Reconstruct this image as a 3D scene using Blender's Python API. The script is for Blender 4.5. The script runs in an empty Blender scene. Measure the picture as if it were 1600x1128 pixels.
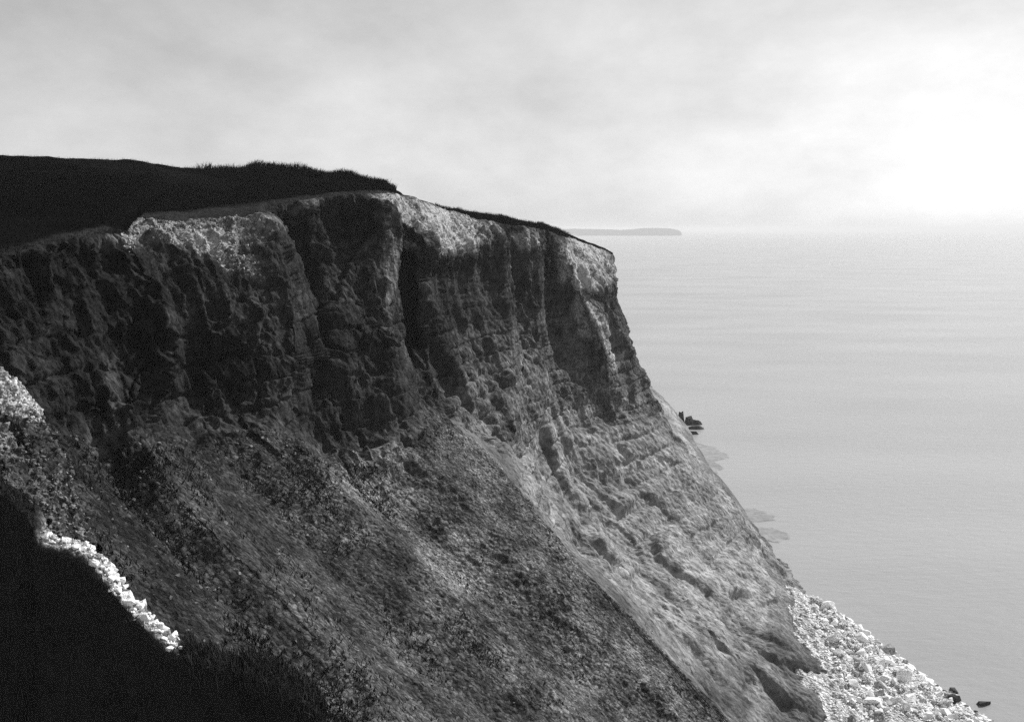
import bpy, bmesh, math, random
import numpy as np
from mathutils import Vector

random.seed(7)
rng = np.random.default_rng(7)
scene = bpy.context.scene
C = scene.collection

# ------------------------------------------------------------------ camera, sky, sun
F = 1715.0                      # focal length in pixels of the 1600 px wide plate
HORIZON = 358.0
PITCH = math.atan((564 - HORIZON) / F)
CAMZ = 75.0
SUN_AZ, SUN_EL = math.radians(44), math.radians(38)   # azimuth to the right of the view (+Y)

cam = bpy.data.cameras.new('camera')
cam.sensor_fit = 'HORIZONTAL'; cam.sensor_width = 36.0
cam.lens = 36.0 * F / 1600.0
cam.clip_start = 0.1; cam.clip_end = 200000
camo = bpy.data.objects.new('camera', cam); C.objects.link(camo)
camo.location = (0, 0, CAMZ)
camo.rotation_euler = (math.pi / 2 - PITCH, 0, 0)
scene.camera = camo

w = bpy.data.worlds.new('World'); scene.world = w; w.use_nodes = True
nt = w.node_tree; nt.nodes.clear()
N = nt.nodes.new; L = nt.links.new
out = N('ShaderNodeOutputWorld'); bg = N('ShaderNodeBackground')
sky = N('ShaderNodeTexSky'); sky.sky_type = 'NISHITA'; sky.sun_disc = False
sky.sun_elevation = SUN_EL; sky.sun_rotation = SUN_AZ
sky.air_density = 1.0; sky.dust_density = 0.9; sky.ozone_density = 1.0; sky.altitude = 0
bw = N('ShaderNodeRGBToBW')
pw = N('ShaderNodeMath'); pw.operation = 'POWER'; pw.inputs[1].default_value = 0.7     # the plate's soft response to a hazy sky
tc = N('ShaderNodeTexCoord'); mp = N('ShaderNodeMapping')
mp.inputs['Scale'].default_value = (1.0, 1.0, 1.9)
n1 = N('ShaderNodeTexNoise'); n1.inputs['Scale'].default_value = 4.2; n1.inputs['Detail'].default_value = 7; n1.inputs['Roughness'].default_value = 0.62
n1.inputs['Distortion'].default_value = 0.1
mr = N('ShaderNodeMapRange'); mr.inputs['From Min'].default_value = 0.33; mr.inputs['From Max'].default_value = 0.67
mr.inputs['To Min'].default_value = 0.82; mr.inputs['To Max'].default_value = 1.12
mul = N('ShaderNodeMath'); mul.operation = 'MULTIPLY'
L(tc.outputs['Generated'], mp.inputs['Vector']); L(mp.outputs['Vector'], n1.inputs['Vector'])
L(n1.outputs['Fac'], mr.inputs['Value'])
L(sky.outputs['Color'], bw.inputs['Color']); L(bw.outputs['Val'], pw.inputs[0]); L(pw.outputs[0], mul.inputs[0]); L(mr.outputs['Result'], mul.inputs[1])
L(mul.outputs['Value'], bg.inputs['Color']); bg.inputs['Strength'].default_value = 0.135
L(bg.outputs['Background'], out.inputs['Surface'])

sun = bpy.data.lights.new('sun', 'SUN'); sun.energy = 4.0; sun.angle = math.radians(0.53); sun.color = (1, 1, 1)
suno = bpy.data.objects.new('sun', sun); C.objects.link(suno)
sd = Vector((math.sin(SUN_AZ) * math.cos(SUN_EL), math.cos(SUN_AZ) * math.cos(SUN_EL), math.sin(SUN_EL)))
suno.rotation_euler = sd.to_track_quat('Z', 'Y').to_euler(); suno.location = sd * 400

vs = scene.view_settings
vs.view_transform = 'Standard'; vs.look = 'None'; vs.gamma = 1.0; vs.exposure = 0.6; vs.use_curve_mapping = False
scene.cycles.use_denoising = False
scene.cycles.max_bounces = 5; scene.cycles.diffuse_bounces = 3; scene.cycles.volume_bounces = 1

# ------------------------------------------------------------------ helpers
CP, SP = math.cos(PITCH), math.sin(PITCH)
def at(px, py, Y):
    a = (px - 800) / F; b = (py - 564) / F
    dy = CP - b * SP; dz = -(SP + b * CP)
    t = Y / dy
    return np.array([a * t, Y, CAMZ + dz * t])
def on_level(px, py, z=0.0):
    a = (px - 800) / F; b = (py - 564) / F
    dy = CP - b * SP; dz = -(SP + b * CP)
    t = (z - CAMZ) / dz
    return np.array([a * t, dy * t, z])
def project(P):
    x, y, z = P[..., 0], P[..., 1], P[..., 2] - CAMZ
    d = y * CP - z * SP; u = y * SP + z * CP
    d = np.where(d > 0.1, d, 0.1)
    return 800 + F * x / d, 564 - F * u / d

_perm = rng.permutation(256).astype(np.int32); _perm = np.concatenate([_perm, _perm, _perm])
_g = rng.normal(size=(256, 3)); _g /= np.linalg.norm(_g, axis=1)[:, None]; _g = _g.astype(np.float32); _gx, _gy, _gz = [np.ascontiguousarray(_g[:, k]) for k in range(3)]
def perlin(x, y, z):
    x = np.asarray(x, np.float32); y = np.asarray(y, np.float32); z = np.asarray(z, np.float32)
    xi = np.floor(x).astype(np.int32); yi = np.floor(y).astype(np.int32); zi = np.floor(z).astype(np.int32)
    xf, yf, zf = x - xi, y - yi, z - zi
    u = xf*xf*xf*(xf*(xf*6-15)+10); v = yf*yf*yf*(yf*(yf*6-15)+10); ww = zf*zf*zf*(zf*(zf*6-15)+10)
    xi &= 255; yi &= 255; zi &= 255
    r = 0
    zf1 = zf - 1
    for i in (0, 1):
        hx = _perm[xi+i] if i == 0 else _perm[(xi+1) & 255]
        gx_ = xf-i; wu = u if i else 1-u
        for j in (0, 1):
            hy = _perm[hx + yi + j]
            gy_ = yf-j; wv = wu*(v if j else 1-v)
            h0 = _perm[hy + zi]; h1 = _perm[hy + zi + 1]
            d0 = _gx[h0]*gx_ + _gy[h0]*gy_ + _gz[h0]*zf
            d1 = _gx[h1]*gx_ + _gy[h1]*gy_ + _gz[h1]*zf1
            r = r + wv*(d0 + ww*(d1-d0))
    return r * np.float32(1.6)
def fbm(P, f, oct=4, gain=0.5, ridged=False, sc=(1, 1, 1), off=0.0):
    a = 1.0; s = 0; t = 0
    for o in range(oct):
        n = perlin(P[..., 0]*f*sc[0]+off+o*17.3, P[..., 1]*f*sc[1]+off*1.7+o*9.1, P[..., 2]*f*sc[2]+off*.6+o*5.7)
        if ridged: n = 1 - 2*np.abs(n)
        s = s + a*n; t += a; a *= gain; f *= 2.03
    return s / t
_cell = rng.random(size=(4096, 4)).astype(np.float32)
def worley(P, f, sc=(1, 1, 1), off=0):
    """returns F1, F2 and the random value of the nearest cell"""
    q = np.stack([P[..., 0]*f*sc[0], P[..., 1]*f*sc[1], P[..., 2]*f*sc[2]], -1).reshape(-1, 3) + off
    b = np.floor(q).astype(np.int64); fr = (q - b).astype(np.float32)
    f1 = np.full(len(q), 81.0, np.float32); f2 = f1.copy(); idv = np.zeros(len(q), np.float32)
    for i in (-1, 0, 1):
        for j in (-1, 0, 1):
            for k in (-1, 0, 1):
                c = b + np.array([i, j, k])
                h = ((c[:, 0]*73856093) ^ (c[:, 1]*19349663) ^ (c[:, 2]*83492791)) & 4095
                r = _cell[h]
                d = (r[:, 0]+i-fr[:, 0])**2 + (r[:, 1]+j-fr[:, 1])**2 + (r[:, 2]+k-fr[:, 2])**2
                m = d < f1
                f2 = np.where(m, f1, np.minimum(f2, d)); idv = np.where(m, r[:, 3], idv); f1 = np.where(m, d, f1)
    f1 = np.sqrt(f1); f2 = np.sqrt(f2)
    s = P.shape[:-1]
    return f1.reshape(s), f2.reshape(s), idv.reshape(s)
def facets(P, f, sc=(1, 1, 1), off=0, tilt=1.0):
    """broken rock: every cell is a tilted plane, so the surface steps and creases at the cell borders"""
    q = np.stack([P[..., 0]*f*sc[0], P[..., 1]*f*sc[1], P[..., 2]*f*sc[2]], -1).reshape(-1, 3) + off
    b = np.floor(q).astype(np.int64); fr = (q - b).astype(np.float32)
    best = np.full(len(q), 81.0, np.float32); val = np.zeros(len(q), np.float32)
    for i in (-1, 0, 1):
        for j in (-1, 0, 1):
            for k in (-1, 0, 1):
                h = (((b[:, 0]+i)*73856093) ^ ((b[:, 1]+j)*19349663) ^ ((b[:, 2]+k)*83492791)) & 4095
                r = _cell[h]; r2 = _cell[(h*7+13) & 4095]
                dx = r[:, 0]+i-fr[:, 0]; dy = r[:, 1]+j-fr[:, 1]; dz = r[:, 2]+k-fr[:, 2]
                dd = dx*dx+dy*dy+dz*dz
                v = r[:, 3]-.5 + tilt*(dx*(r2[:, 0]-.5)+dy*(r2[:, 1]-.5)+dz*(r2[:, 2]-.5))
                m = dd < best
                best = np.where(m, dd, best); val = np.where(m, v, val)
    return val.reshape(P.shape[:-1])
def soften(a, nu_=2, nv_=1):
    """small box blur over the grid so that steps span several quads"""
    for ax, n in ((0, nu_), (1, nv_)):
        for _ in range(n):
            p = np.pad(a, [(1, 1) if k == ax else (0, 0) for k in range(2)], mode='edge')
            a = (p[:-2]+2*p[1:-1]+p[2:])/4 if ax == 0 else (p[:, :-2]+2*p[:, 1:-1]+p[:, 2:])/4
    return a
def sstep(a, b, x):
    t = np.clip((x - a) / (b - a), 0, 1); return t*t*(3-2*t)
def blob(px, py, cx, cy, rx, ry, ang=0.0):
    ca, sa = math.cos(math.radians(ang)), math.sin(math.radians(ang))
    dx, dy = px - cx, py - cy
    return np.exp(-(((dx*ca+dy*sa)/rx)**2 + ((-dx*sa+dy*ca)/ry)**2))
def normals(P):
    du = np.gradient(P, axis=0); dv = np.gradient(P, axis=1)
    n = np.cross(du, dv); n /= np.linalg.norm(n, axis=-1)[..., None] + 1e-9
    return n
def sheet(name, P, mat, attrs=None, flip=False, smooth=True, parent=None):
    """P: (nu, nv, 3) grid -> one mesh object"""
    nu, nv = P.shape[:2]
    me = bpy.data.meshes.new(name)
    idx = np.arange(nu*nv).reshape(nu, nv)
    q = np.stack([idx[:-1, :-1], idx[1:, :-1], idx[1:, 1:], idx[:-1, 1:]], -1).reshape(-1, 4)
    if flip: q = q[:, ::-1]
    me.vertices.add(nu*nv); me.vertices.foreach_set('co', P.astype(np.float32).ravel())
    me.loops.add(q.size); me.loops.foreach_set('vertex_index', q.astype(np.int32).ravel())
    me.polygons.add(len(q)); me.polygons.foreach_set('loop_start', np.arange(0, q.size, 4, dtype=np.int32))
    me.update(calc_edges=True)
    me.polygons.foreach_set('use_smooth', np.full(len(q), smooth))
    for k, v in (attrs or {}).items():
        a = me.attributes.new(k, 'FLOAT', 'POINT'); a.data.foreach_set('value', v.astype(np.float32).ravel())
    me.materials.append(mat)
    o = bpy.data.objects.new(name, me); C.objects.link(o)
    if parent: o.parent = parent
    return o
def tris_object(name, V, T, mat, smooth=False):
    me = bpy.data.meshes.new(name)
    V = np.asarray(V, np.float32); T = np.asarray(T, np.int32)
    me.vertices.add(len(V)); me.vertices.foreach_set('co', V.ravel())
    me.loops.add(T.size); me.loops.foreach_set('vertex_index', T.ravel())
    me.polygons.add(len(T)); me.polygons.foreach_set('loop_start', np.arange(0, T.size, 3, dtype=np.int32))
    me.update(calc_edges=True)
    me.polygons.foreach_set('use_smooth', np.full(len(T), smooth))
    me.materials.append(mat)
    o = bpy.data.objects.new(name, me); C.objects.link(o)
    return o
def tag(o, label=None, cat=None, group=None, kind=None):
    if label: o['label'] = label
    if cat: o['category'] = cat
    if group: o['group'] = group
    if kind: o['kind'] = kind
    return o

# ------------------------------------------------------------------ materials (an orthochromatic plate: every colour is a grey)
def new_mat(name, rough=0.9):
    m = bpy.data.materials.new(name); m.use_nodes = True
    b = m.node_tree.nodes['Principled BSDF']; b.inputs['Roughness'].default_value = rough
    b.inputs['Specular IOR Level'].default_value = 0.0
    return m, m.node_tree, b
def ground_mat(name, dark, light, patch_scale, grain_scale, bump, bump_dist, use_attr=True, spread=0.8, cell=0.0, cell_scale=2.0, cell_sq=(1, 1, 1)):
    """two tones of ground, mixed by the 'chalk' attribute broken up by noise and by single stones"""
    m, t, b = new_mat(name)
    N, L = t.nodes.new, t.links.new
    geo = N('ShaderNodeNewGeometry')
    a = N('ShaderNodeTexNoise'); a.inputs['Scale'].default_value = patch_scale; a.inputs['Detail'].default_value = 8; a.inputs['Roughness'].default_value = 0.68
    g = N('ShaderNodeTexNoise'); g.inputs['Scale'].default_value = grain_scale; g.inputs['Detail'].default_value = 5; g.inputs['Roughness'].default_value = 0.7
    L(geo.outputs['Position'], a.inputs['Vector']); L(geo.outputs['Position'], g.inputs['Vector'])
    s = N('ShaderNodeMath'); s.operation = 'ADD'; L(a.outputs['Fac'], s.inputs[0]); L(g.outputs['Fac'], s.inputs[1])
    r = N('ShaderNodeMapRange'); r.inputs['From Min'].default_value = 0.75; r.inputs['From Max'].default_value = 1.25
    r.inputs['To Min'].default_value = 1-spread; r.inputs['To Max'].default_value = 1+spread; r.clamp = False; L(s.outputs[0], r.inputs['Value'])
    fac = r.outputs['Result']
    height = g.outputs['Fac']
    if cell > 0:
        mp = N('ShaderNodeMapping'); mp.inputs['Scale'].default_value = cell_sq; L(geo.outputs['Position'], mp.inputs['Vector'])
        vo = N('ShaderNodeTexVoronoi'); vo.inputs['Scale'].default_value = cell_scale; L(mp.outputs['Vector'], vo.inputs['Vector'])
        v2 = N('ShaderNodeTexVoronoi'); v2.inputs['Scale'].default_value = cell_scale*2.7; L(mp.outputs['Vector'], v2.inputs['Vector'])
        av = N('ShaderNodeMath'); av.operation = 'MULTIPLY'; L(vo.outputs['Color'], av.inputs[0]); L(v2.outputs['Color'], av.inputs[1])
        cr_ = N('ShaderNodeMapRange'); cr_.inputs['From Min'].default_value = 0.05; cr_.inputs['From Max'].default_value = 0.55
        cr_.inputs['To Min'].default_value = 1-cell; cr_.inputs['To Max'].default_value = 1+cell*1.4; L(av.outputs[0], cr_.inputs['Value'])
        mu = N('ShaderNodeMath'); mu.operation = 'MULTIPLY'; L(fac, mu.inputs[0]); L(cr_.outputs['Result'], mu.inputs[1]); fac = mu.outputs[0]
        h1 = N('ShaderNodeMath'); h1.operation = 'SUBTRACT'; L(g.outputs['Fac'], h1.inputs[0]); L(vo.outputs['Distance'], h1.inputs[1])
        height = h1.outputs[0]
    at_ = N('ShaderNodeAttribute'); at_.attribute_name = 'chalk'
    ad = N('ShaderNodeMath'); ad.operation = 'MULTIPLY'; ad.use_clamp = True
    if use_attr: L(at_.outputs['Fac'], ad.inputs[0])
    else: ad.inputs[0].default_value = 0.5
    L(fac, ad.inputs[1])
    mx = N('ShaderNodeMix'); mx.data_type = 'RGBA'
    mx.inputs['A'].default_value = (*dark, 1); mx.inputs['B'].default_value = (*light, 1)
    L(ad.outputs[0], mx.inputs['Factor'])
    L(mx.outputs['Result'], b.inputs['Base Color'])
    bp = N('ShaderNodeBump'); bp.inputs['Strength'].default_value = bump; bp.inputs['Distance'].default_value = bump_dist
    L(height, bp.inputs['Height']); L(bp.outputs['Normal'], b.inputs['Normal'])
    return m
def g3(v): return (v, v, v)
M_turf = ground_mat('dark_turf', g3(0.003), g3(0.045), 0.15, 3.0, 0.8, 0.25, spread=0.6)
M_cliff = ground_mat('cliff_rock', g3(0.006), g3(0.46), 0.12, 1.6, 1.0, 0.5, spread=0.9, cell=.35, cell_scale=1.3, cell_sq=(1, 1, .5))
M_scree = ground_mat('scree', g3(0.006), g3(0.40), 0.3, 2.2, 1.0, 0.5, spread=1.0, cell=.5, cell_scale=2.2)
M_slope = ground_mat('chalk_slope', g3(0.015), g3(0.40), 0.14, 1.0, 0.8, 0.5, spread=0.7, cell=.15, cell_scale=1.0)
M_spur = ground_mat('rubble_spur', g3(0.02), g3(0.66), 0.8, 5.0, 1.0, 0.12, spread=0.5, cell=.5, cell_scale=5)
M_beach = ground_mat('beach_shingle', g3(0.14), g3(0.9), 0.25, 1.2, 1.0, 0.5, use_attr=False, spread=0.8, cell=.5, cell_scale=2.0)
M_chalk = ground_mat('white_chalk', g3(0.72), g3(0.95), 0.5, 3.0, 0.7, 0.2, use_attr=False, spread=0.9)
M_rubble = ground_mat('grey_rubble', g3(0.06), g3(0.62), 0.6, 3.0, 0.7, 0.1, use_attr=False, spread=0.9)
M_screestone = ground_mat('scree_stone', g3(0.02), g3(0.30), 0.3, 2.0, 0.7, 0.1, use_attr=False, spread=0.9)
M_wet = ground_mat('wet_dark_rock', g3(0.012), g3(0.09), 0.4, 2.0, 0.7, 0.2, use_attr=False, spread=0.9)
M_reef = ground_mat('reef_chalk', g3(0.18), g3(0.38), 0.08, 0.5, 0.5, 0.3, use_attr=False, spread=0.8)
M_far = ground_mat('far_land', g3(0.015), g3(0.06), 0.002, 0.01, 0.0, 0.1, use_attr=False, spread=0.8)
M_near, _t, _b = new_mat('near_grass'); _b.inputs['Base Color'].default_value = (0.05, 0.05, 0.05, 1)
M_grass, _t, _b = new_mat('dry_grass'); _b.inputs['Base Color'].default_value = (0.018, 0.018, 0.018, 1)

def sea_mat():
    m, t, b = new_mat('sea_water', 0.2)
    N, L = t.nodes.new, t.links.new
    b.inputs['Base Color'].default_value = (0.24, 0.24, 0.24, 1); b.inputs['IOR'].default_value = 1.333
    b.inputs['Specular IOR Level'].default_value = 0.5
    geo = N('ShaderNodeNewGeometry')
    mp = N('ShaderNodeMapping'); mp.inputs['Scale'].default_value = (1.0, 2.2, 1.0); mp.inputs['Rotation'].default_value = (0, 0, math.radians(-18))
    L(geo.outputs['Position'], mp.inputs['Vector'])
    a = N('ShaderNodeTexNoise'); a.inputs['Scale'].default_value = 0.16; a.inputs['Detail'].default_value = 6; a.inputs['Roughness'].default_value = 0.62
    c = N('ShaderNodeTexNoise'); c.inputs['Scale'].default_value = 0.012; c.inputs['Detail'].default_value = 3
    L(mp.outputs['Vector'], a.inputs['Vector']); L(mp.outputs['Vector'], c.inputs['Vector'])
    bp = N('ShaderNodeBump'); bp.inputs['Strength'].default_value = 0.32; bp.inputs['Distance'].default_value = 0.7
    L(a.outputs['Fac'], bp.inputs['Height']); L(bp.outputs['Normal'], b.inputs['Normal'])
    r = N('ShaderNodeMapRange'); r.inputs['From Min'].default_value = 0.35; r.inputs['From Max'].default_value = 0.65
    r.inputs['To Min'].default_value = 0.19; r.inputs['To Max'].default_value = 0.27
    L(c.outputs['Fac'], r.inputs['Value']); L(r.outputs['Result'], b.inputs['Roughness'])
    # milky chalk water in drifting patches
    e = N('ShaderNodeTexNoise'); e.inputs['Scale'].default_value = 0.0045; e.inputs['Detail'].default_value = 4; L(mp.outputs['Vector'], e.inputs['Vector'])
    k = N('ShaderNodeMapRange'); k.inputs['From Min'].default_value = 0.35; k.inputs['From Max'].default_value = 0.65
    k.inputs['To Min'].default_value = 0.25; k.inputs['To Max'].default_value = 0.31; L(e.outputs['Fac'], k.inputs['Value'])
    L(k.outputs['Result'], b.inputs['Base Color'])
    return m
M_sea = sea_mat()

# ------------------------------------------------------------------ the sea
me = bpy.data.meshes.new('sea')
S = 60000
me.from_pydata([(-S, -2000, 0), (S, -2000, 0), (S, S, 0), (-S, S, 0)], [], [(0, 1, 2, 3)])
me.materials.append(M_sea)
sea = bpy.data.objects.new('sea', me); C.objects.link(sea)
tag(sea, 'pale hazy sea reaching to the horizon', kind='structure')

# ------------------------------------------------------------------ the coast: one lofted ground, cut into clifftop, cliff, scree and headland slope
# columns run along the coast from near (left) to far; each is a line of points from the hill down to the beach
# (pixel x, pixel y, distance): sky, turf edge, rim, brow, face 1, face 2, base
COL = [
 ((-150,236,150), (-150,418,65), (-150,432,62), (-148,450,61), (-150,530,59), (-150,610,56), (-150,700,52)),
 ((0,243,150),   (0,388,73),    (0,402,70),    (0,420,69.2),  (0,490,67),    (0,570,64),    (0,660,60)),
 ((90,247,152),  (90,366,80),   (90,380,77),   (88,400,76),   (85,480,74),   (95,580,71),   (110,690,67)),
 ((165,251,155), (160,352,86),  (165,364,83),  (170,385,82),  (172,460,79),  (176,570,75.5),(150,715,70)),
 ((192,250,156), (188,358,89),  (192,368,85),  (222,405,84),  (244,460,82),  (254,560,79),  (212,690,73)),
 ((222,256,158), (196,360,97),  (200,382,93),  (232,420,95),(262,480,95.5),(275,580,93.5),  (258,688,85)),
 ((270,262,160), (200,333,110), (200,346,104), (245,385,102), (300,450,102), (312,550,99),  (320,684,93)),
 ((350,268,165), (300,328,117), (290,347,110), (325,396,106), (362,450,106), (382,560,102), (380,676,97)),
 ((390,263,161), (405,314,124), (410,337,115), (428,380,113), (448,440,112), (470,560,106), (440,672,100)),
 ((430,261,158), (420,312,133), (418,329,126), (436,365,128), (468,430,128.5), (494,550,121), (496,700,108)),
 ((480,269,156), (465,306,136), (450,319,130), (462,345,130), (500,420,128), (522,540,121), (522,716,110)),
 ((540,277,154), (540,299,141), (530,305,136), (532,330,135), (545,400,133), (556,520,127), (572,722,113)),
 ((596,288,152), (585,297,145), (572,304,139), (600,342,136), (604,400,134), (608,532,128), (650,696,118)),
 ((610,296,156), (606,299,151), (604,303,148), (632,348,143), (622,420,149), (630,530,146), (664,640,128)),
 ((645,313,167), (643,311,162), (640,308,157), (657,384,144), (657,430,146), (667,540,141), (690,640,132)),
 ((700,326,176), (698,328,172), (696,330,168), (698,396,155), (702,440,159), (722,540,156), (722,664,140)),
 ((745,332,187), (742,339,181), (738,342,175), (742,374,168), (746,440,169), (752,540,163), (762,684,146)),
 ((772,336,193), (771,344,186), (769,347,180), (771,372,174), (776,440,175), (792,540,168), (800,694,152)),
 ((790,339,199), (780,347,193), (778,350,188), (783,380,189), (788,440,191), (800,540,185), (828,700,164)),
 ((836,349,208), (837,353,202), (837,357,198), (838,384,195), (840,440,194), (839,540,188), (846,650,178)),
 ((850,352,214), (851,356,208), (851,360,205), (852,380,206), (850,440,208.5), (862,540,204), (872,650,192)),
 ((872,360,221), (870,363,216), (868,366,213), (886,412,208), (903,452,211), (926,525,211), (918,650,200)),
 ((902,373,226), (900,374,222), (898,375,220), (903,448,209), (908,460,210.5),(950,556,207), (958,660,205)),
 ((944,388,236), (942,389,233), (940,390,231), (944,456,219), (946,466,221.5), (976,550,218), (1002,650,212)),
 ((957,396,239), (957,397,237), (957,398,235), (959,442,229), (958,462,230), (986,545,227), (1032,645,222)),
 ((950,392,256), (948,394,252), (946,396,250), (948,440,258), (950,462,262), (970,545,262), (1006,645,256)),
 ((930,384,310), (928,386,305), (925,388,300), (930,420,305), (935,450,310), (950,520,310), (985,610,302)),
 ((900,374,430), (902,378,425), (905,382,420), (920,410,420), (930,440,420), (960,520,420), (1000,600,415)),
 ((880,370,640), (882,372,635), (884,374,630), (890,400,630), (895,430,630), (905,480,625), (930,540,620)),
]
# the lower slope of each column: three points and the foot, where known; None = straight run to the foot
FOOT = [(50,18),(50,24),(50,30),(50,36),(50,40),(50,46),(50,52),(50,58),(50,63),(49.5,67),(49.5,71),(49,76),(48.5,80),(48,83),(47.5,86)]
LOW = {
 14: [(770,712,130),(855,828,124.5),(1000,978,116)],
 15: [(778,710,140),(868,828,136),(1020,972,131),(1260,1200,122)],
 16: [(800,740,152),(890,845,152),(1040,975,148),(1265,1150,139)],
 17: [(840,770,157),(930,875,159),(1085,990,155),(1290,1130,147)],
 18: [(858,770,164),(960,880,163),(1120,990,158),(1300,1122,152)],
 19: [(874,745,175),(950,865,170),(1090,975,165),(1310,1105,157)],
 20: [(900,745,188),(975,860,180),(1110,970,172),(1314,1085,163)],
 21: [(955,745,193),(1020,850,187),(1140,965,179),(1308,1062,170)],
 22: [(1004,745,200),(1076,850,195),(1175,950,188),(1298,1035,178)],
 23: [(1062,745,209),(1136,850,205),(1212,935,199),(1276,1000,190)],
 24: [(1086,720,221),(1158,818,219),(1218,900,216),(1251,943,213)],
 25: [(1072,722,252),(1160,815,245),(1226,893,237),(1252,918,229)],
 26: [(1040,690,298),(1090,735,292),(1128,770,284),(1160,800,275)],
 27: [(1038,628,408),(1054,642,404),(1068,662,399),(1078,681,395)],
 28: [(960,560,610),(990,580,605),(1010,595,600),(1020,602,590)],
}
def foot_of(i):
    if i < len(FOOT): return np.array([FOOT[i][0], FOOT[i][1], 2.0])
    p = at(*LOW[i][3]); p[2] = min(p[2], 2.5); return p
ctrl = []
for i, c in enumerate(COL):
    p = [at(*q) for q in c]
    inl = p[0] + np.array([-160.0, 150.0, 4.0 if i < 14 else 1.0])
    f = foot_of(i); b = p[6]
    if i in LOW: low = [at(q[0], q[1], q[2]-(k*3.0 if 16 <= i <= 23 else 0)) for k, q in enumerate(LOW[i][:3])]
    else: low = [b + (f-b)*k + np.array([0, 0, -1.6*math.sin(math.pi*k)]) for k in (0.25, 0.5, 0.75)]
    under = f + np.array([6.0, -1.0, -5.0])
    ctrl.append([inl] + p + low + [f, under])
ctrl = np.array(ctrl)                       # (ncol, 13, 3)
ROWN = [26, 70, 26, 34, 70, 84, 96, 80, 90, 90, 70, 6]
ncol = len(ctrl)
seg = []
for i in range(ncol-1):
    pp = [math.hypot(COL[i+1][k][0]-COL[i][k][0], COL[i+1][k][1]-COL[i][k][1]) for k in (2, 4, 5, 6)]
    dd = np.linalg.norm(ctrl[i+1, 4:8]-ctrl[i, 4:8], axis=-1).max()
    seg.append(int(min(90, max(26, 0.62*max(pp), dd*2.2))))
seg[-1] = seg[-2] = 24
uu = np.concatenate([np.linspace(i, i+1, s, endpoint=False) for i, s in enumerate(seg)] + [[ncol-1.0]])
vv = np.concatenate([np.linspace(i, i+1, s, endpoint=False) for i, s in enumerate(ROWN)] + [[len(ROWN)*1.0]])
# down the column: Catmull-Rom; along the coast: nearly straight between the arrises
def cr(Pts, t):
    n = Pts.shape[0]; i = np.clip(np.floor(t).astype(int), 0, n-2); f = (t-i)
    p0 = Pts[np.maximum(i-1, 0)]; p1 = Pts[i]; p2 = Pts[i+1]; p3 = Pts[np.minimum(i+2, n-1)]
    f = f.reshape((-1,)+(1,)*(Pts.ndim-1)); k = 0.32
    def lim(m, a, b):
        la = np.linalg.norm(a, axis=-1, keepdims=True); lb = np.linalg.norm(b, axis=-1, keepdims=True)
        ln = np.linalg.norm(m, axis=-1, keepdims=True)+1e-9
        return m/ln*np.minimum(ln*k, 0.9*np.minimum(la, lb)+1e-6)
    m1 = lim(p2-p0, p1-p0, p2-p1); m2 = lim(p3-p1, p2-p1, p3-p2)
    m1 = np.where((i == 0).reshape(f.shape), (p2-p1)*.6, m1); m2 = np.where((i >= n-2).reshape(f.shape), (p2-p1)*.6, m2)
    return (2*f**3-3*f**2+1)*p1 + (f**3-2*f**2+f)*m1 + (-2*f**3+3*f**2)*p2 + (f**3-f**2)*m2
rows = cr(np.swapaxes(ctrl, 0, 1), vv)       # (nv, ncol, 3)
base = np.swapaxes(rows, 0, 1)               # (ncol, nv, 3)
ui = np.clip(np.floor(uu).astype(int), 0, ncol-2); uf = (uu-ui)[:, None, None]
lin = base[ui]*(1-uf) + base[ui+1]*uf
smo = cr(base, uu)
wl = (0.85 - 0.6*sstep(6.6, 7.8, vv))[None, :, None]
P = lin*wl + smo*(1-wl)
# wander the arrises so that they are not ruled lines
U, V = np.meshgrid(uu, vv, indexing='ij')
PX, PY = project(P)
nrm = normals(P)
if nrm[200, 400] @ np.array([0.3, -1, 0.3]) < 0: nrm = -nrm
face = sstep(2.7, 3.3, V) * (1-sstep(6.8, 7.4, V))         # rim .. base
low = sstep(6.7, 7.4, V)
top = 1 - sstep(2.6, 3.1, V)
dist = np.linalg.norm(P - np.array([0, 0, CAMZ]), axis=-1)
far = sstep(14.3, 15.3, U)
d = np.zeros(U.shape)
def cols(v0, v1): return slice(int(np.searchsorted(vv, v0)), int(np.searchsorted(vv, v1))+1)
# ---- the face
js = cols(2.65, 7.5); Pf = P[:, js]; Uf = U[:, js]; Vf = V[:, js]
near = 1 - sstep(3.0, 6.5, Uf)
Wf = Pf + 2.0*np.stack([fbm(Pf, .09, 3, off=3), fbm(Pf, .09, 3, off=31), fbm(Pf, .09, 2, off=57)], -1)
# flutes and buttresses running down it
df = 0.55*fbm(Wf, 0.19, 2, ridged=True, sc=(1, 1, .13))
W2 = Pf + .5*np.stack([fbm(Pf, .5, 2, off=3), fbm(Pf, .5, 2, off=31), 0*Pf[..., 0]], -1)
rimfade = .25 + .75*sstep(3.0, 3.9, Vf)
W3 = Pf + np.stack([.9*fbm(Pf, .12, 2, off=6), .9*fbm(Pf, .12, 2, off=36), 0*Pf[..., 0]], -1)
df += rimfade*soften(1.7*facets(W3, .16, (1, 1, .05), 13, .9) + .8*facets(W3, .45, (1, 1, .06), 23, .9), 3, 2)
df += rimfade*soften(.7*facets(W2, .17, (1, 1, .24), 3, 1.0) + .42*facets(W2, .42, (1, 1, .28), 5, 1.0), 3, 2) + .27*facets(Pf, 1.15, (1, 1, .5), 9, 1.1)
df += .65*np.exp(-((Vf-3.75)/.6)**2)*facets(Pf, .8, (1, 1, 1), 19, 1.0)
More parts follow.
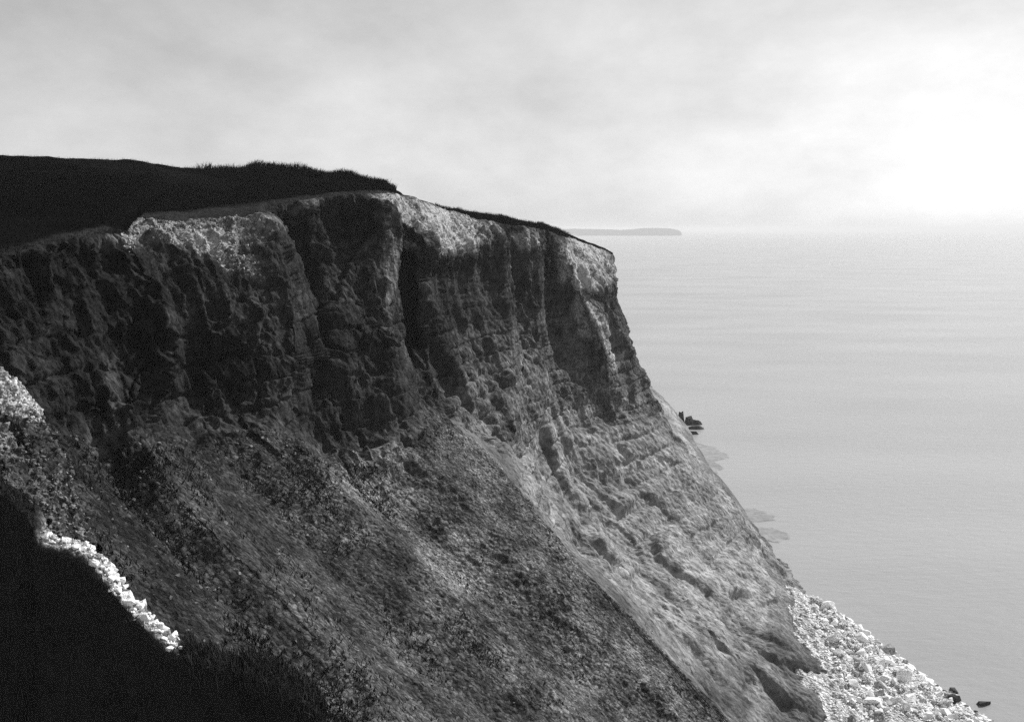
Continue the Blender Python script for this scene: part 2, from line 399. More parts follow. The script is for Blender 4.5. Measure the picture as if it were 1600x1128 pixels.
# beds of harder and softer chalk, parted by thin seams
zz = Pf[..., 2] + 0.5*fbm(Pf, 0.08, 2, off=77)
bed = perlin(zz*0.5, zz*0+.3, zz*0+.7)*0.7
brk = np.clip(0.5 + 0.9*fbm(Pf, .10, 2, off=88), 0, 1)
df += bed * 0.40 * brk * (0.2 + sstep(4.8, 6.0, Vf))
fz = np.abs((zz/2.3) % 1.0 - .5)
df -= .45*np.exp(-(fz/.07)**2)*brk*(0.15 + sstep(4.6, 6.0, Vf))
df += 0.22 * fbm(Pf, 1.1, 4, .6, off=5)
d[:, js] += face[:, js]*df
# ---- lower slopes: rills down the fall line, humps, stones
js = cols(6.65, 12.0); Pl = P[:, js]; Ul = U[:, js]; Vl = V[:, js]; fl = far[:, js]
cum = np.concatenate([[0], np.cumsum(np.linalg.norm(np.diff(ctrl[:, 9], axis=0), axis=-1))])
SU = np.interp(Ul, np.arange(ncol), cum)
Q = np.stack([SU + 3.0*fbm(Pl, .07, 3, off=44), Pl[..., 2]*.14, Ul*0], -1)
dl = (1.25-.7*fl)*fbm(Q, 0.085, 4, off=21) + 0.12*fbm(Q, 0.42, 2, ridged=True, off=2)
dl += 0.30*fbm(Pl, 0.9, 4, .6, off=5)
W4 = Pl + np.stack([.8*fbm(Pl, .2, 2, off=6), .8*fbm(Pl, .2, 2, off=36), 0*Pl[..., 0]], -1)
dl += fl * (soften(2.0*facets(W4, .10, (1, 1, .4), 3) + .7*facets(W4, .28, (1, 1, .4), 8), 5, 4) + .2*facets(W4, .8, (1, 1, .7), 4) + .7*fbm(Pl, .09, 4, .55, off=60))
zl = Pl[..., 2] + 1.2*fbm(Pl, .05, 3, off=78); fz = np.abs((zl/3.4) % 1.0 - .5)
dl -= fl * .7*np.exp(-(fz/.09)**2)*np.clip(.4+1.2*fbm(Pl, .07, 2, off=89), 0, 1)
f1, f2, idv = worley(Pl, 1.1, off=5)
patchy = np.clip(.45+1.3*fbm(Pl, .06, 3, off=66), 0.05, 1.3)
dl += patchy*np.maximum(0, idv-.35) * 0.85 * (1-sstep(0.1, .55, f1)) * (1-.9*fl)
f1, f2, idv = worley(Pl, 2.1, off=15)
dl += patchy*(np.maximum(0, idv-.3) * 0.40 * (1-sstep(0.1, .55, f1))) * (1-.9*fl)
d[:, js] += low[:, js]*dl
# ---- turf: soft hummocks and the overhanging lip
js = cols(0, 3.15); Pt = P[:, js]
d[:, js] += top[:, js] * (0.35*fbm(Pt, 0.25, 4, off=13) + 0.12*fbm(Pt, 1.1, 2, off=15)*sstep(1.6, 2.2, V[:, js]))
# undercut hollow at the foot of the face, and smaller ones on the headland slope
wob = 16*fbm(P, .25, 4, off=71)
d -= 1.3*np.exp(-(((PX+wob-572)/66)**2 + ((PY+wob+.10*(PX-575)-674)/32)**4)) * face
for cx, cy, rx, ry, am, an in ((968,752,44,20,1.8,0),(1160,972,30,30,1.2,20),(905,845,16,34,2.0,-25),(985,640,22,9,1.4,20),(640,655,60,22,1.5,0)):
    d -= am*blob(PX, PY, cx, cy, rx, ry, an)*far
d *= 1 - sstep(11.0, 11.9, V)
d *= np.where(U > 25.5, 0.9, 1.0)
PD = P + nrm*d[..., None]
# keep the back of the hill and the sunken edge plain
# chalk showing through earth and grass, plus light and haze painted in
seaward_tone = sstep(-45, 25, P[..., 0] + .15*(P[..., 1]-100))       # paler seaward: light falloff and haze painted in, along with thinner grass
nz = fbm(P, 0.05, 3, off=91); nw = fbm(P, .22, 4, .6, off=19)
chalk = 0.045 + 0.03*nz + face*(0.0 + .05*seaward_tone)
chalk = chalk + low*(0.02 + 0.27*seaward_tone)
chalk = chalk + far*low*(0.06 + 0.15*(1-sstep(14, 46, P[..., 2]))) + far*face*0.11*sstep(5.0, 6.3, V) + .22*np.exp(-((U-13.97)/.05)**2)*low  # far paleness stands in for haze; shaded face and sunlit crest painted lighter
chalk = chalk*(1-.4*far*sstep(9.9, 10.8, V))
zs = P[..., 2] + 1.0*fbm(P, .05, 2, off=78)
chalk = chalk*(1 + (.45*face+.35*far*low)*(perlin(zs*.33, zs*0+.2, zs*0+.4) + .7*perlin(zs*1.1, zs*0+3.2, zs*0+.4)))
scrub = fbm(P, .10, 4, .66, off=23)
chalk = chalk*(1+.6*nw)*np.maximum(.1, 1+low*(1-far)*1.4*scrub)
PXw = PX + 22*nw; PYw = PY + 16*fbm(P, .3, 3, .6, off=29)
for cx, cy, rx, ry, an, am in (  # pale rubble and scree fans, with sunlit brows and edges painted in
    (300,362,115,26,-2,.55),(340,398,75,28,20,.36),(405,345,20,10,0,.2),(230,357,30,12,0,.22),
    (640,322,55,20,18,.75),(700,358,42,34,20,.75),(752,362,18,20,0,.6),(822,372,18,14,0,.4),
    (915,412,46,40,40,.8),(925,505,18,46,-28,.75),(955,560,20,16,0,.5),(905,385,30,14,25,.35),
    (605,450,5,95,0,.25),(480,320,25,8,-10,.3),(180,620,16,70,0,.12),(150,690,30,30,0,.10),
    (580,765,85,45,10,.29),(700,885,52,62,30,.34),(612,716,36,20,0,.28),(860,800,12,60,-35,.15),(975,950,40,14,38,-.2),(1110,1090,60,30,30,-.22),(1150,1090,20,40,-30,-.2),(1160,972,34,34,20,-.15),(968,752,44,20,0,-.12),(1185,1035,55,20,-12,-.15),(905,845,16,34,-25,-.15),(740,660,50,40,40,.10),  # negative ones: dark rock, and shade of hollows and overhangs painted in
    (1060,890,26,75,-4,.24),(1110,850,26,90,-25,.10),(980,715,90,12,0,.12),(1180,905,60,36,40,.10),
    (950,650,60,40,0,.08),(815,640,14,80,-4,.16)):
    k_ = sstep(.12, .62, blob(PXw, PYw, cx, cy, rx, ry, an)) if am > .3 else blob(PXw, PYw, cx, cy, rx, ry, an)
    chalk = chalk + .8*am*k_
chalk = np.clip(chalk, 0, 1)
chalk_top = np.clip(0.0 + 0.75*sstep(1.9, 2.4, V)*(1-far) + 0.2*nz, 0, 1)

v_rim = int(np.searchsorted(vv, 3.0)) ; v_base = int(np.searchsorted(vv, 7.0)); u_r = int(np.searchsorted(uu, 14.0))
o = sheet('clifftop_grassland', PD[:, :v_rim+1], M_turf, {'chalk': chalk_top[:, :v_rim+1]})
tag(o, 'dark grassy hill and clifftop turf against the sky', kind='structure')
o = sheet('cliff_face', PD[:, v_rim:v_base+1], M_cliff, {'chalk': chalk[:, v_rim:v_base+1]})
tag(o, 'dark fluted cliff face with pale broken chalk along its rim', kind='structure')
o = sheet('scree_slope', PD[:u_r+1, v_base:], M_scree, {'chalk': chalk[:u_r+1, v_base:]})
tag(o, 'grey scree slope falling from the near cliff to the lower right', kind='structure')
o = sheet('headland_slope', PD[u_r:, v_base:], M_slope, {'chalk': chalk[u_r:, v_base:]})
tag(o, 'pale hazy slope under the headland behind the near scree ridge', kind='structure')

# ------------------------------------------------------------------ near spurs on the left, beside the camera
def spur(name, crest, ledge_w, ledge_drop, front, back, mat, n_u=420, chalk_fn=None, amp=0.25, seed=0):
    c = np.array([at(*q) for q in crest])
    t = np.linspace(0, len(c)-1, n_u)
    line = cr(c, t)
    fd = np.array([0.22, -0.975, 0.0])
    prof = [(-back, -back*1.1), (-back*.4, -back*.38), (-0.35, -0.16), (0, 0), (ledge_w*.5, -ledge_drop*.4), (ledge_w, -ledge_drop),
            (ledge_w+front*.06, -ledge_drop-front*.30), (ledge_w+front*.25, -ledge_drop-front*.75), (ledge_w+front*.6, -ledge_drop-front*1.5)]
    pr = cr(np.array(prof), np.concatenate([np.linspace(0, 2, 30, endpoint=False), np.linspace(2, 5, 60, endpoint=False), np.linspace(5, 8, 80)]))
    G = line[:, None, :] + pr[None, :, 0, None]*fd + np.stack([0*pr[:, 1], 0*pr[:, 1], pr[:, 1]], -1)[None]
    n = normals(G)
    if n[n_u//2, 60][2] < 0: n = -n
    f1, f2, idv = worley(G, 3.2, off=seed); g1, g2, gi = worley(G, 7.5, off=seed+3)
    dd = amp*2.0*fbm(G, .55, 4, off=seed) + amp*np.maximum(0, idv-.25)*1.3*(1-sstep(.05, .6, f1)) + amp*.5*np.maximum(0, gi-.2)*(1-sstep(.05, .6, g1))
    px, py = project(G)
    if name == 'near_spur': dd = dd + .5*sstep(280, 330, px)*fbm(G, 1.1, 4, .55, off=41)
    G2 = G + n*dd[..., None]
    ch = chalk_fn(px, py, pr[None, :, 0] + 0*px, G)
    o = sheet(name, G2, mat, {'chalk': np.clip(ch, 0, 1)})
    return o, G2, n
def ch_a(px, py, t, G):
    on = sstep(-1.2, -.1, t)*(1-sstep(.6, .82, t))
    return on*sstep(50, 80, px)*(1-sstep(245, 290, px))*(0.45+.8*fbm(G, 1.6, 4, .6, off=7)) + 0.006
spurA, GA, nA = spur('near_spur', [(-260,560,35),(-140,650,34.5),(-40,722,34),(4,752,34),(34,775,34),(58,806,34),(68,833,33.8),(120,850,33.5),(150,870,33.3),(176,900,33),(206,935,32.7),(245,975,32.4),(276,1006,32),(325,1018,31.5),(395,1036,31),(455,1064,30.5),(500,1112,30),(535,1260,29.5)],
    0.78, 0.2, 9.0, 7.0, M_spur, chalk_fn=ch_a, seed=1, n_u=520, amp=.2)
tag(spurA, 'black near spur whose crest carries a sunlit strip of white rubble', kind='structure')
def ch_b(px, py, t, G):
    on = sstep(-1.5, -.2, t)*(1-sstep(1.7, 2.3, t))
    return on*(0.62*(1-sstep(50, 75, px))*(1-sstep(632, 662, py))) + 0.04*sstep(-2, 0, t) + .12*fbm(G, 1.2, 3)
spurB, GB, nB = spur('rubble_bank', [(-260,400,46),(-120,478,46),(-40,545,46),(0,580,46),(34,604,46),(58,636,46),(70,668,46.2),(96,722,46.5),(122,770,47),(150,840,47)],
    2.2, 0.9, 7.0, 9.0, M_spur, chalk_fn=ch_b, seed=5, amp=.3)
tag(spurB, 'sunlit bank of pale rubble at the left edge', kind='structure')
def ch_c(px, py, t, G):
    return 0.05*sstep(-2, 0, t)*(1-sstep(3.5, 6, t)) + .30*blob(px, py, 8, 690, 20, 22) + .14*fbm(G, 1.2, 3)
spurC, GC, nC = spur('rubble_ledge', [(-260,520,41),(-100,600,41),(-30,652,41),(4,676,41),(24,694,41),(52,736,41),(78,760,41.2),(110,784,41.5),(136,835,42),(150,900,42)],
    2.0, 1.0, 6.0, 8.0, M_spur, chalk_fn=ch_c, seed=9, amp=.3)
tag(spurC, 'dull grey rubble ledge below the sunlit bank', kind='structure')

# ------------------------------------------------------------------ stones
def stone_mesh(name, mat, npts=16, sq=(1, .8, .65), rs=0):
    r = random.Random(rs); bm = bmesh.new()
    for _ in range(npts):
        v = Vector((r.gauss(0, 1), r.gauss(0, 1), r.gauss(0, 1))).normalized()*r.uniform(.82, 1.0)
        k = max(abs(v.x), abs(v.y), abs(v.z)); v = v.lerp(v/k, 0.45)*.5
        bm.verts.new((v.x*sq[0], v.y*sq[1], v.z*sq[2]))
    res = bmesh.ops.convex_hull(bm, input=bm.verts)
    bmesh.ops.delete(bm, geom=[e for e in res['geom_interior'] if isinstance(e, bmesh.types.BMVert)], context='VERTS')
    bmesh.ops.triangulate(bm, faces=bm.faces)
    bmesh.ops.recalc_face_normals(bm, faces=bm.faces)
    me = bpy.data.meshes.new(name); bm.to_mesh(me); bm.free(); me.materials.append(mat)
    return me
def stones_joined(name, pts, sizes, mat, seed=0, nvar=10, npts=12):
    """many small stones as one mesh"""
    r = np.random.default_rng(seed)
    protos = [stone_mesh('tmp_stone', mat, npts, (1, .8, .65), seed*50+k) for k in range(nvar)]
    data = []
    for me in protos:
        v = np.empty(len(me.vertices)*3); me.vertices.foreach_get('co', v)
        data.append((v.reshape(-1, 3), np.array([p.vertices[:] for p in me.polygons])))
        bpy.data.meshes.remove(me)
    VV, TT, n = [], [], 0
    for p, s in zip(pts, sizes):
        v, t = data[r.integers(nvar)]
        a, b, c = r.random(3)*6.28
        ca, sa, cb, sb = math.cos(a), math.sin(a), math.cos(b*.25), math.sin(b*.25)
        R = np.array([[ca, -sa, 0], [sa, ca, 0], [0, 0, 1]]) @ np.array([[1, 0, 0], [0, cb, -sb], [0, sb, cb]])
        q = (v*(s*np.array([1, r.uniform(.7, 1.1), r.uniform(.7, 1.1)])))@R.T + p
        VV.append(q); TT.append(t+n); n += len(v)
    return tris_object(name, np.concatenate(VV), np.concatenate(TT), mat)

# stones lying on the lit strip of the near spur: the largest are its parts, the rest one part
gx, gy = project(GA)
cand = []
for _ in range(30000):
    i = rng.integers(0, GA.shape[0]); j = rng.integers(34, 88)
    if 60+random.random()*15 < gx[i, j] < 285-25*random.random() and 830 < gy[i, j] < 1015 and (j < 86-random.random()*14): cand.append(GA[i, j])
    if len(cand) > 1100: break
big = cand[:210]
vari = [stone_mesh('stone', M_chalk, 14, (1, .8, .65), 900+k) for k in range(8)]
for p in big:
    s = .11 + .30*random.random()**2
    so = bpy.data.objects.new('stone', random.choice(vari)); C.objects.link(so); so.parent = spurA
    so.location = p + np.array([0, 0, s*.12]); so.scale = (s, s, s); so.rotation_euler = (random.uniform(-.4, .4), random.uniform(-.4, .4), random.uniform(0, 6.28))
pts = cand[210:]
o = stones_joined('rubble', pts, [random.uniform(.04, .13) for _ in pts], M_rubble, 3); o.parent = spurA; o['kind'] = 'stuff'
for (G, sp, mat, lim, nm, sz, num) in ((GB, spurB, M_rubble, (0, 66, 570, 660), 'rubble', (.06, .34), 800), (GB, spurB, M_screestone, (0, 150, 650, 850), 'rubble', (.08, .3), 500), (GC, spurC, M_screestone, (0, 150, 660, 900), 'rubble', (.08, .34), 900)):
    x, y = project(G); pts = []
    for _ in range(40000):
        i = rng.integers(0, G.shape[0]); j = rng.integers(34, 120)
        if lim[0]-30 < x[i, j] < lim[1] and lim[2] < y[i, j] < lim[3]: pts.append(G[i, j])
        if len(pts) >= num: break
    if pts:
        o = stones_joined(nm, pts, [sz[0]+(sz[1]-sz[0])*random.random()**2 for _ in pts], mat, 4); o.parent = sp; o['kind'] = 'stuff'

# loose stones on the scree
tx, ty = project(PD[:u_r+1, v_base:]); TS = PD[:u_r+1, v_base:]
pts, szs = [], []
for _ in range(60000):
    i = rng.integers(0, TS.shape[0]); j = rng.integers(0, TS.shape[1]-30)
    if 0 < tx[i, j] < 1200 and ty[i, j] < 1150:
        pts.append(TS[i, j]); szs.append(.10 + .40*random.random()**5)
    if len(pts) >= 5000: break
o = stones_joined('scree_stones', pts, szs, M_screestone, 6); tag(o, 'loose grey stones scattered over the scree slope', kind='stuff')

# crumbled chalk lying on the sunlit brows of the cliff
for reg, num, nm, lab in (((190, 420, 338, 440), 2200, 'chalk_crumbs', 'pale chalk crumbs on the broken slope left of the fluted face'),
                     ((580, 780, 303, 400), 1100, 'chalk_crumbs', 'pale chalk crumbs on the sunlit brow above the fluted face'),
                     ((860, 965, 365, 465), 900, 'chalk_crumbs', 'pale chalk crumbs on the sunlit nose of the headland')):
    ex, ey = project(PD)
    m = np.argwhere((ex > reg[0]) & (ex < reg[1]) & (ey > reg[2]) & (ey < reg[3]) & (V > 2.95) & (V < 5.0) & (chalk > .14+.3*rng.random(chalk.shape)) & (U < 25))
    if len(m) == 0: continue
    sel = m[rng.integers(0, len(m), num)]
    pts = [PD[a, b] for a, b in sel]
    o = stones_joined(nm, pts, [.12+.45*random.random()**4 for _ in pts], M_rubble, 8); tag(o, lab, kind='stuff')

# ------------------------------------------------------------------ grass
def blades(name, roots, hts, label, lean=0.3, wd=0.045, mat=None):
    VV, TT = [], []
    for k, (p, h) in enumerate(zip(roots, hts)):
        a = random.uniform(0, 6.28); l = random.gauss(0, lean)*h; m = random.gauss(0, lean)*h
        wx, wy = math.cos(a)*wd*h, math.sin(a)*wd*h
        n = len(VV)
        VV += [(p[0]-wx, p[1]-wy, p[2]-.1*h), (p[0]+wx, p[1]+wy, p[2]-.1*h), (p[0]+l*.35-wx*.6, p[1]+m*.35-wy*.6, p[2]+h*.55), (p[0]+l*.35+wx*.6, p[1]+m*.35+wy*.6, p[2]+h*.55), (p[0]+l, p[1]+m, p[2]+h)]
        TT += [(n, n+1, n+3), (n, n+3, n+2), (n+2, n+3, n+4)]
    o = tris_object(name, VV, TT, mat or M_grass); return tag(o, label, kind='stuff')
roots, hts = [], []
def add_grass(u0, u1, v0, v1, num, h0, h1, clump=.5):
    a = np.argwhere((U >= u0) & (U <= u1) & (V >= v0) & (V <= v1))
    sel = a[rng.integers(0, len(a), num)]
    for i, j in sel:
        p = PD[i, j] + np.array([random.gauss(0, .15), random.gauss(0, .15), 0])
        c = 0.5+0.5*math.sin(p[0]*.9)*math.cos(p[1]*.7+p[0]*.4)
        roots.append(p); hts.append(random.uniform(h0, h1)*(1-clump+clump*c))
add_grass(6.6, 13.1, .82, 1.35, 15000, .4, 1.4, .7)
add_grass(6, 13.1, 1.35, 2.1, 12000, .2, .6)
add_grass(14.6, 21.5, .6, 2.2, 9000, .2, .6)
add_grass(0, 13, 2.1, 3.05, 9000, .12, .4)
add_grass(0, 6.6, .8, 1.2, 3000, .15, .45)
blades('grass', roots, hts, 'tufted grass along the turf of the clifftop skyline')
roots, hts = [], []
m = np.argwhere((gx > -20) & (gx < 540)); sel = m[rng.integers(0, len(m), 26000)]
for i, j in sel:
    if 24 < j < 165 and (not 55 < gx[i, j] < 285 or j > 86 or j < 36): roots.append(GA[i, j]); hts.append(random.uniform(.06, .24)*(1.8 if gx[i, j] > 290 and j < 100 else 1))
blades('grass', roots, hts, 'short dark grass on the black near spur', wd=.05, mat=M_near)
roots, hts = [], []
m = np.argwhere((low*(1-far) > .6) & (scrub - .5*seaward_tone > -.25 + .7*rng.random(scrub.shape)**.8) & (PX > -20) & (PX < 1150) & (PY < 1150))
for i, j in m[rng.integers(0, len(m), 22000)]:
    roots.append(PD[i, j] + np.array([random.gauss(0, .12), random.gauss(0, .12), 0])); hts.append(random.uniform(.10, .42))
blades('scrub', roots, hts, 'dark patches of low scrub and grass on the scree slope', lean=.6, wd=.12)

# ------------------------------------------------------------------ beach
shore = [(1150,790),(1206,880),(1250,936),(1300,952),(1345,985),(1392,1020),(1452,1064),(1500,1098),(1545,1128),(1640,1200),(1900,1420)]
sh = np.array([on_level(*q, z=0.0) for q in shore])
ys = np.linspace(sh[0, 1], sh[-1, 1], 420)
sx = np.interp(-ys, -sh[:, 1], sh[:, 0])
ft = np.array([foot_of(i) for i in range(0, 27)])
order = np.argsort(ft[:, 1]); fx = np.interp(ys, ft[order, 1], ft[order, 0]) - 7.0
tt = np.concatenate([np.linspace(0, 1, 130, endpoint=False), np.linspace(1, 1.25, 14)])
B = np.zeros((len(ys), len(tt), 3))
B[..., 0] = fx[:, None] + (sx-fx)[:, None]*tt[None]; B[..., 1] = ys[:, None]
B[..., 2] = 4.2*(1-tt[None])**0.9*np.minimum(1, tt[None]*9+.3) if False else np.where(tt[None] < 1, 3.8*(1-np.minimum(tt, 1)[None])**.85, -2.5*(tt[None]-1)*4) + 0*B[..., 0]
env = np.where(tt < 1, np.minimum(1, (1-tt)*5), 0)[None]
Rv = np.stack([B[..., 0], B[..., 1]*.35, B[..., 2]*0], -1)
B[..., 2] += env*(2.0*fbm(Rv, .16, 4, ridged=True, off=4) + .6*fbm(B, .5, 4, off=9))
f1, f2, idv = worley(B*np.array([1, 1, 0]), .55)
B[..., 2] += env*np.maximum(0, idv-.3)*1.3*(1-sstep(.1, .6, f1))
beach = sheet('beach', B, M_beach, flip=True)
tag(beach, 'white rockfall beach between the cliff foot and the sea', kind='structure')
def beach_z(x, y):
    i = int(np.clip(np.interp(-y, -ys, np.arange(len(ys))), 0, len(ys)-1)); row = B[i]
    return float(np.interp(x, row[:, 0], row[:, 2]))

bvar = [stone_mesh('boulder', M_chalk if k % 4 else M_rubble, 13, (1, .8, .75), 300+k) for k in range(16)]
def boulder(x, y, s, label, group=None, mesh=None, mat=None, sc=(1, 1, 1), z=None, name='boulder', rot=None):
    me = mesh or random.choice(bvar)
    o = bpy.data.objects.new(name, me); C.objects.link(o)
    zz = beach_z(x, y) if z is None else z
    o.location = (x, y, zz + s*.12*sc[2]); o.scale = (s*sc[0], s*sc[1], s*sc[2])
    o.rotation_euler = rot or (random.uniform(-.35, .35), random.uniform(-.35, .35), random.uniform(0, 6.28))
    return tag(o, label, 'boulder', group)
n_b = 0; placed = []
for k in range(6000):
    q = on_level(random.uniform(1240, 1560), random.uniform(938, 1135), 1.5)
    i = int(np.clip(np.interp(-q[1], -ys, np.arange(len(ys))), 0, len(ys)-1))
    if not (fx[i]+7.2 < q[0] < sx[i]-.6): continue
    s = 0.85 + 2.3*random.random()**2.8
    if any((q[0]-a)**2+(q[1]-b)**2 < (.42*(s+c))**2 for a, b, c in placed): continue
    placed.append((q[0], q[1], s))
    fr = (q[0]-fx[i]-6)/(sx[i]-fx[i]-6)
    zone = 0 if fr < .33 else 1 if fr < .72 else 2
    part_ = 0 if q[1] > 196 else 1 if q[1] > 176 else 2
    wide = ('under the cliff foot', 'in mid rockfall', 'beside the water')[zone]
    along = ('at the beach tip', 'halfway along the beach', 'near the bottom edge')[part_]
    size = 'large' if s > 1.9 else 'small' if s < 1.05 else 'middling'
    boulder(q[0], q[1], s, f'{size} white chalk boulder {wide}, {along}', f'{size} boulders {wide}, {along}')
    n_b += 1
    if n_b >= 290: break
pts, szs = [], []
for k in range(20000):
    q = on_level(random.uniform(1235, 1600), random.uniform(938, 1140), 1.0)
    i = int(np.clip(np.interp(-q[1], -ys, np.arange(len(ys))), 0, len(ys)-1))
    if not (fx[i]+6.2+1.6*random.random() < q[0] < sx[i]+1.5*random.random()**2): continue
    s = .2+.6*random.random()**2
    pts.append(np.array([q[0], q[1], max(beach_z(q[0], q[1]), -.1)+s*.1])); szs.append(s)
    if len(pts) >= 5200: break
o = stones_joined('beach_stones', pts, szs, M_chalk, 12); tag(o, 'small white stones filling the gaps between the beach boulders', kind='stuff')
wvar = [stone_mesh('dark_rock', M_wet, 18, (1, .85, .7), 700+k) for k in range(5)]
for (px, py, s, sc, lab) in ((1489,1106,2.4,(1,1,.8),'dark wet boulder standing among white stones near the bottom edge'),
                         (1491,1077,2.2,(1.2,.8,.5),'low black rock in the water, nearer to the shore'),
                         (1537,1097,2.4,(1.3,.8,.45),'low black rock in the water, farther right')):
    q = on_level(px, py, 0.2); boulder(q[0], q[1], s, lab, None, random.choice(wvar), None, sc, z=max(0.05, beach_z(q[0], q[1]) if px == 1489 else .05), name='dark_rock')
q = on_level(1303, 958, 1.0); boulder(q[0]-1.5, q[1], 2.9, 'largest white chalk block at the far tip of the beach', None, stone_mesh('boulder', M_chalk, 22, (1, .8, .8), 79), None, (1.2, 1, 1))
for k, (px, py, s) in enumerate(((1432,1062,.9),(1440,1070,.7),(1455,1071,1.0),(1468,1080,.8),(1475,1088,.9),(1515,1112,.8))):
    q = on_level(px, py, 0); boulder(q[0]+.8, q[1], s, 'small dark stone awash at the water line', 'stones awash at the water line', random.choice(wvar), None, (1.2, 1, .6), z=.05, name='dark_rock')

VV, TT = [], []
for lane, (dx0, wmax) in enumerate(((.3, .7),)):
    i = 0
    while i < len(ys)-12:
        n = random.randint(5, 14) if lane == 0 else random.randint(4, 9)
        if random.random() < (.75 if lane == 0 else .3):
            k0 = len(VV); off = random.uniform(-.3, .5)
            for k in range(n+1):
                wv = wmax*math.sin(math.pi*k/n)*random.uniform(.4, 1); x = sx[i+k]+dx0+off+random.uniform(-.15, .15)
                VV += [(x, ys[i+k], .03), (x+wv, ys[i+k], .03)]
            for k in range(n): TT += [(k0+2*k, k0+2*k+3, k0+2*k+1), (k0+2*k, k0+2*k+2, k0+2*k+3)]
        i += n
tag(tris_object('foam', VV, TT, M_chalk), 'thin broken lines of foam along the beach', kind='stuff')

# ------------------------------------------------------------------ sea stack and reefs off the point
def slab(name, outline, z0, h, mat, label, cat, jag=.25, seed=0, top_scale=.8, levels=4):
    """irregular rock: rings of an outline drawn in world metres, stepped in towards the top"""
    r = random.Random(seed); n = len(outline); cx = sum(p[0] for p in outline)/n; cy = sum(p[1] for p in outline)/n
    V_, F_ = [], []
    for l in range(levels+1):
        k = 1-(1-top_scale)*(l/levels)**1.3
        for x, y in outline:
            V_.append((cx+(x-cx)*k*(1+r.uniform(-jag, jag)*.3), cy+(y-cy)*k*(1+r.uniform(-jag, jag)*.3), z0+h*l/levels*(1+r.uniform(-jag, jag)*.4)))
    for l in range(levels):
        for i in range(n):
            a, b = l*n+i, l*n+(i+1) % n; F_.append((a, b, b+n, a+n))
    V_.append((cx, cy, z0+h*1.02)); c = len(V_)-1
    for i in range(n): F_.append((levels*n+i, levels*n+(i+1) % n, c))
    me = bpy.data.meshes.new(name); me.from_pydata(V_, [], F_); me.materials.append(mat)
    o = bpy.data.objects.new(name, me); C.objects.link(o)
    if cat: tag(o, label, cat)
    else: tag(o, label, kind='structure')
    return o
def ring(cx, cy, rx, ry, n=14, seed=0, ang=0.0):
    r = random.Random(seed); out = []
    for i in range(n):
        a = i/n*6.283; k = r.uniform(.75, 1.15); x, y = math.cos(a)*rx*k, math.sin(a)*ry*k
        out.append((cx+x*math.cos(ang)-y*math.sin(ang), cy+x*math.sin(ang)+y*math.cos(ang)))
    return out
q = on_level(1066, 660); stack = slab('sea_stack', ring(q[0]-.6, q[1], 1.7, 2.4, 12, 3), -1, 4.9, M_wet, 'squat dark sea stack beyond the foot of the headland', 'sea stack', .3, 3, .66, 5)
sh_ = slab('shoulder', ring(q[0]+2.4, q[1]-2, 1.7, 3.0, 12, 33), -1, 3.4, M_wet, None, None, .3, 4, .7); sh_.parent = stack; del sh_['kind']
for px, py, rx, ry, h, sd_, lab in ((1083,663,4.2,2.4,1.6,5,'flat dark reef rock reaching farthest out past the sea stack'),(1086,670,3.8,1.8,1.0,6,'flat dark reef rock lying just in front of the stack'),(1080,678,3.4,1.8,1.0,7,'low dark reef rock nearest to the slope foot')):
    q = on_level(px, py); slab('reef_rock', ring(q[0], q[1], rx, ry, 14, sd_), -.6, .6+h, M_wet, lab, 'rock', .3, sd_, .5, 3)
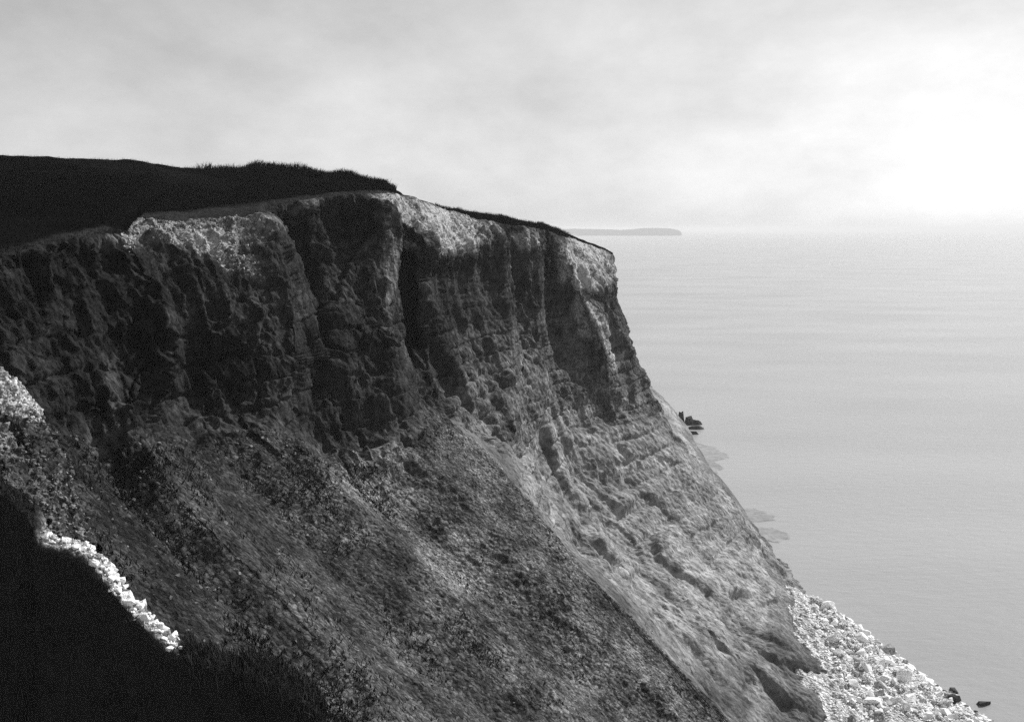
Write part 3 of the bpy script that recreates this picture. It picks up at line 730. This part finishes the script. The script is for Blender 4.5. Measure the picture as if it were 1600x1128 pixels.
for k, (px, py, rx, ry, ang, lab) in enumerate(((1088,706,11,20,.0,'pale shallow chalk reef under the slope, farthest one'),(1105,728,5,12,0,'small pale shoal between the two reefs'),(1165,806,8,10,0,'pale chalk shoal in the middle of the slope foot'),(1196,836,6,9,0,'pale chalk shoal nearest to the beach'))):
    q = on_level(px, py); slab('reef', ring(q[0]+1, q[1], rx, ry, 22, 50+k), -.5, .66, M_reef, lab, None, .15, 50+k, .72, 3)

# ------------------------------------------------------------------ far headland on the horizon
D = 13000.0
prof = [(760,357.5),(820,357.5),(875,358),(900,357.6),(925,358.2),(951,358.6),(970,359.6),(989,358.2),(1007,356.6),(1022,356.2),(1035,356.6),(1047,357.3),(1056,358.8),(1062,361),(1065,363.5)]
pxs = np.linspace(760, 1065, 160); top_y = np.interp(pxs, [p[0] for p in prof], [p[1] for p in prof]) + .25*np.array([perlin(np.array([x*.09]), np.array([.5]), np.array([.5]))[0] for x in pxs])
G = np.zeros((160, 6, 3))
for i, (x, y) in enumerate(zip(pxs, top_y)):
    p = at(x, y, D); h = max(p[2], 4)
    for j, (dy, k) in enumerate(((-450, -.05), (-380, .3), (-250, .82), (0, 1.0), (900, .9), (2500, .0))):
        G[i, j] = (p[0]*(1+dy/D), D+dy, h*k if k > 0 else -4)
o = sheet('far_headland', G, M_far, flip=True); tag(o, 'low grey headland on the horizon', kind='structure')

# ------------------------------------------------------------------ haze over land and sea
bpy_me = bpy.data.meshes.new('haze')
x0, x1, y0, y1, z0, z1 = -61000, 61000, -3000, 61000, -8.0, 125.0
bpy_me.from_pydata([(x0,y0,z0),(x1,y0,z0),(x1,y1,z0),(x0,y1,z0),(x0,y0,z1),(x1,y0,z1),(x1,y1,z1),(x0,y1,z1)], [],
    [(0,3,2,1),(4,5,6,7),(0,1,5,4),(1,2,6,5),(2,3,7,6),(3,0,4,7)])
hm = bpy.data.materials.new('haze_air'); hm.use_nodes = True; t = hm.node_tree; t.nodes.clear()
ho = t.nodes.new('ShaderNodeOutputMaterial'); pv = t.nodes.new('ShaderNodeVolumePrincipled')
pv.inputs['Color'].default_value = (.93, .93, .93, 1); pv.inputs['Density'].default_value = 9e-5; pv.inputs['Anisotropy'].default_value = 0.0
t.links.new(pv.outputs['Volume'], ho.inputs['Volume'])
bpy_me.materials.append(hm)
hz = bpy.data.objects.new('haze', bpy_me); C.objects.link(hz); tag(hz, 'thin sea haze in the air', kind='stuff')
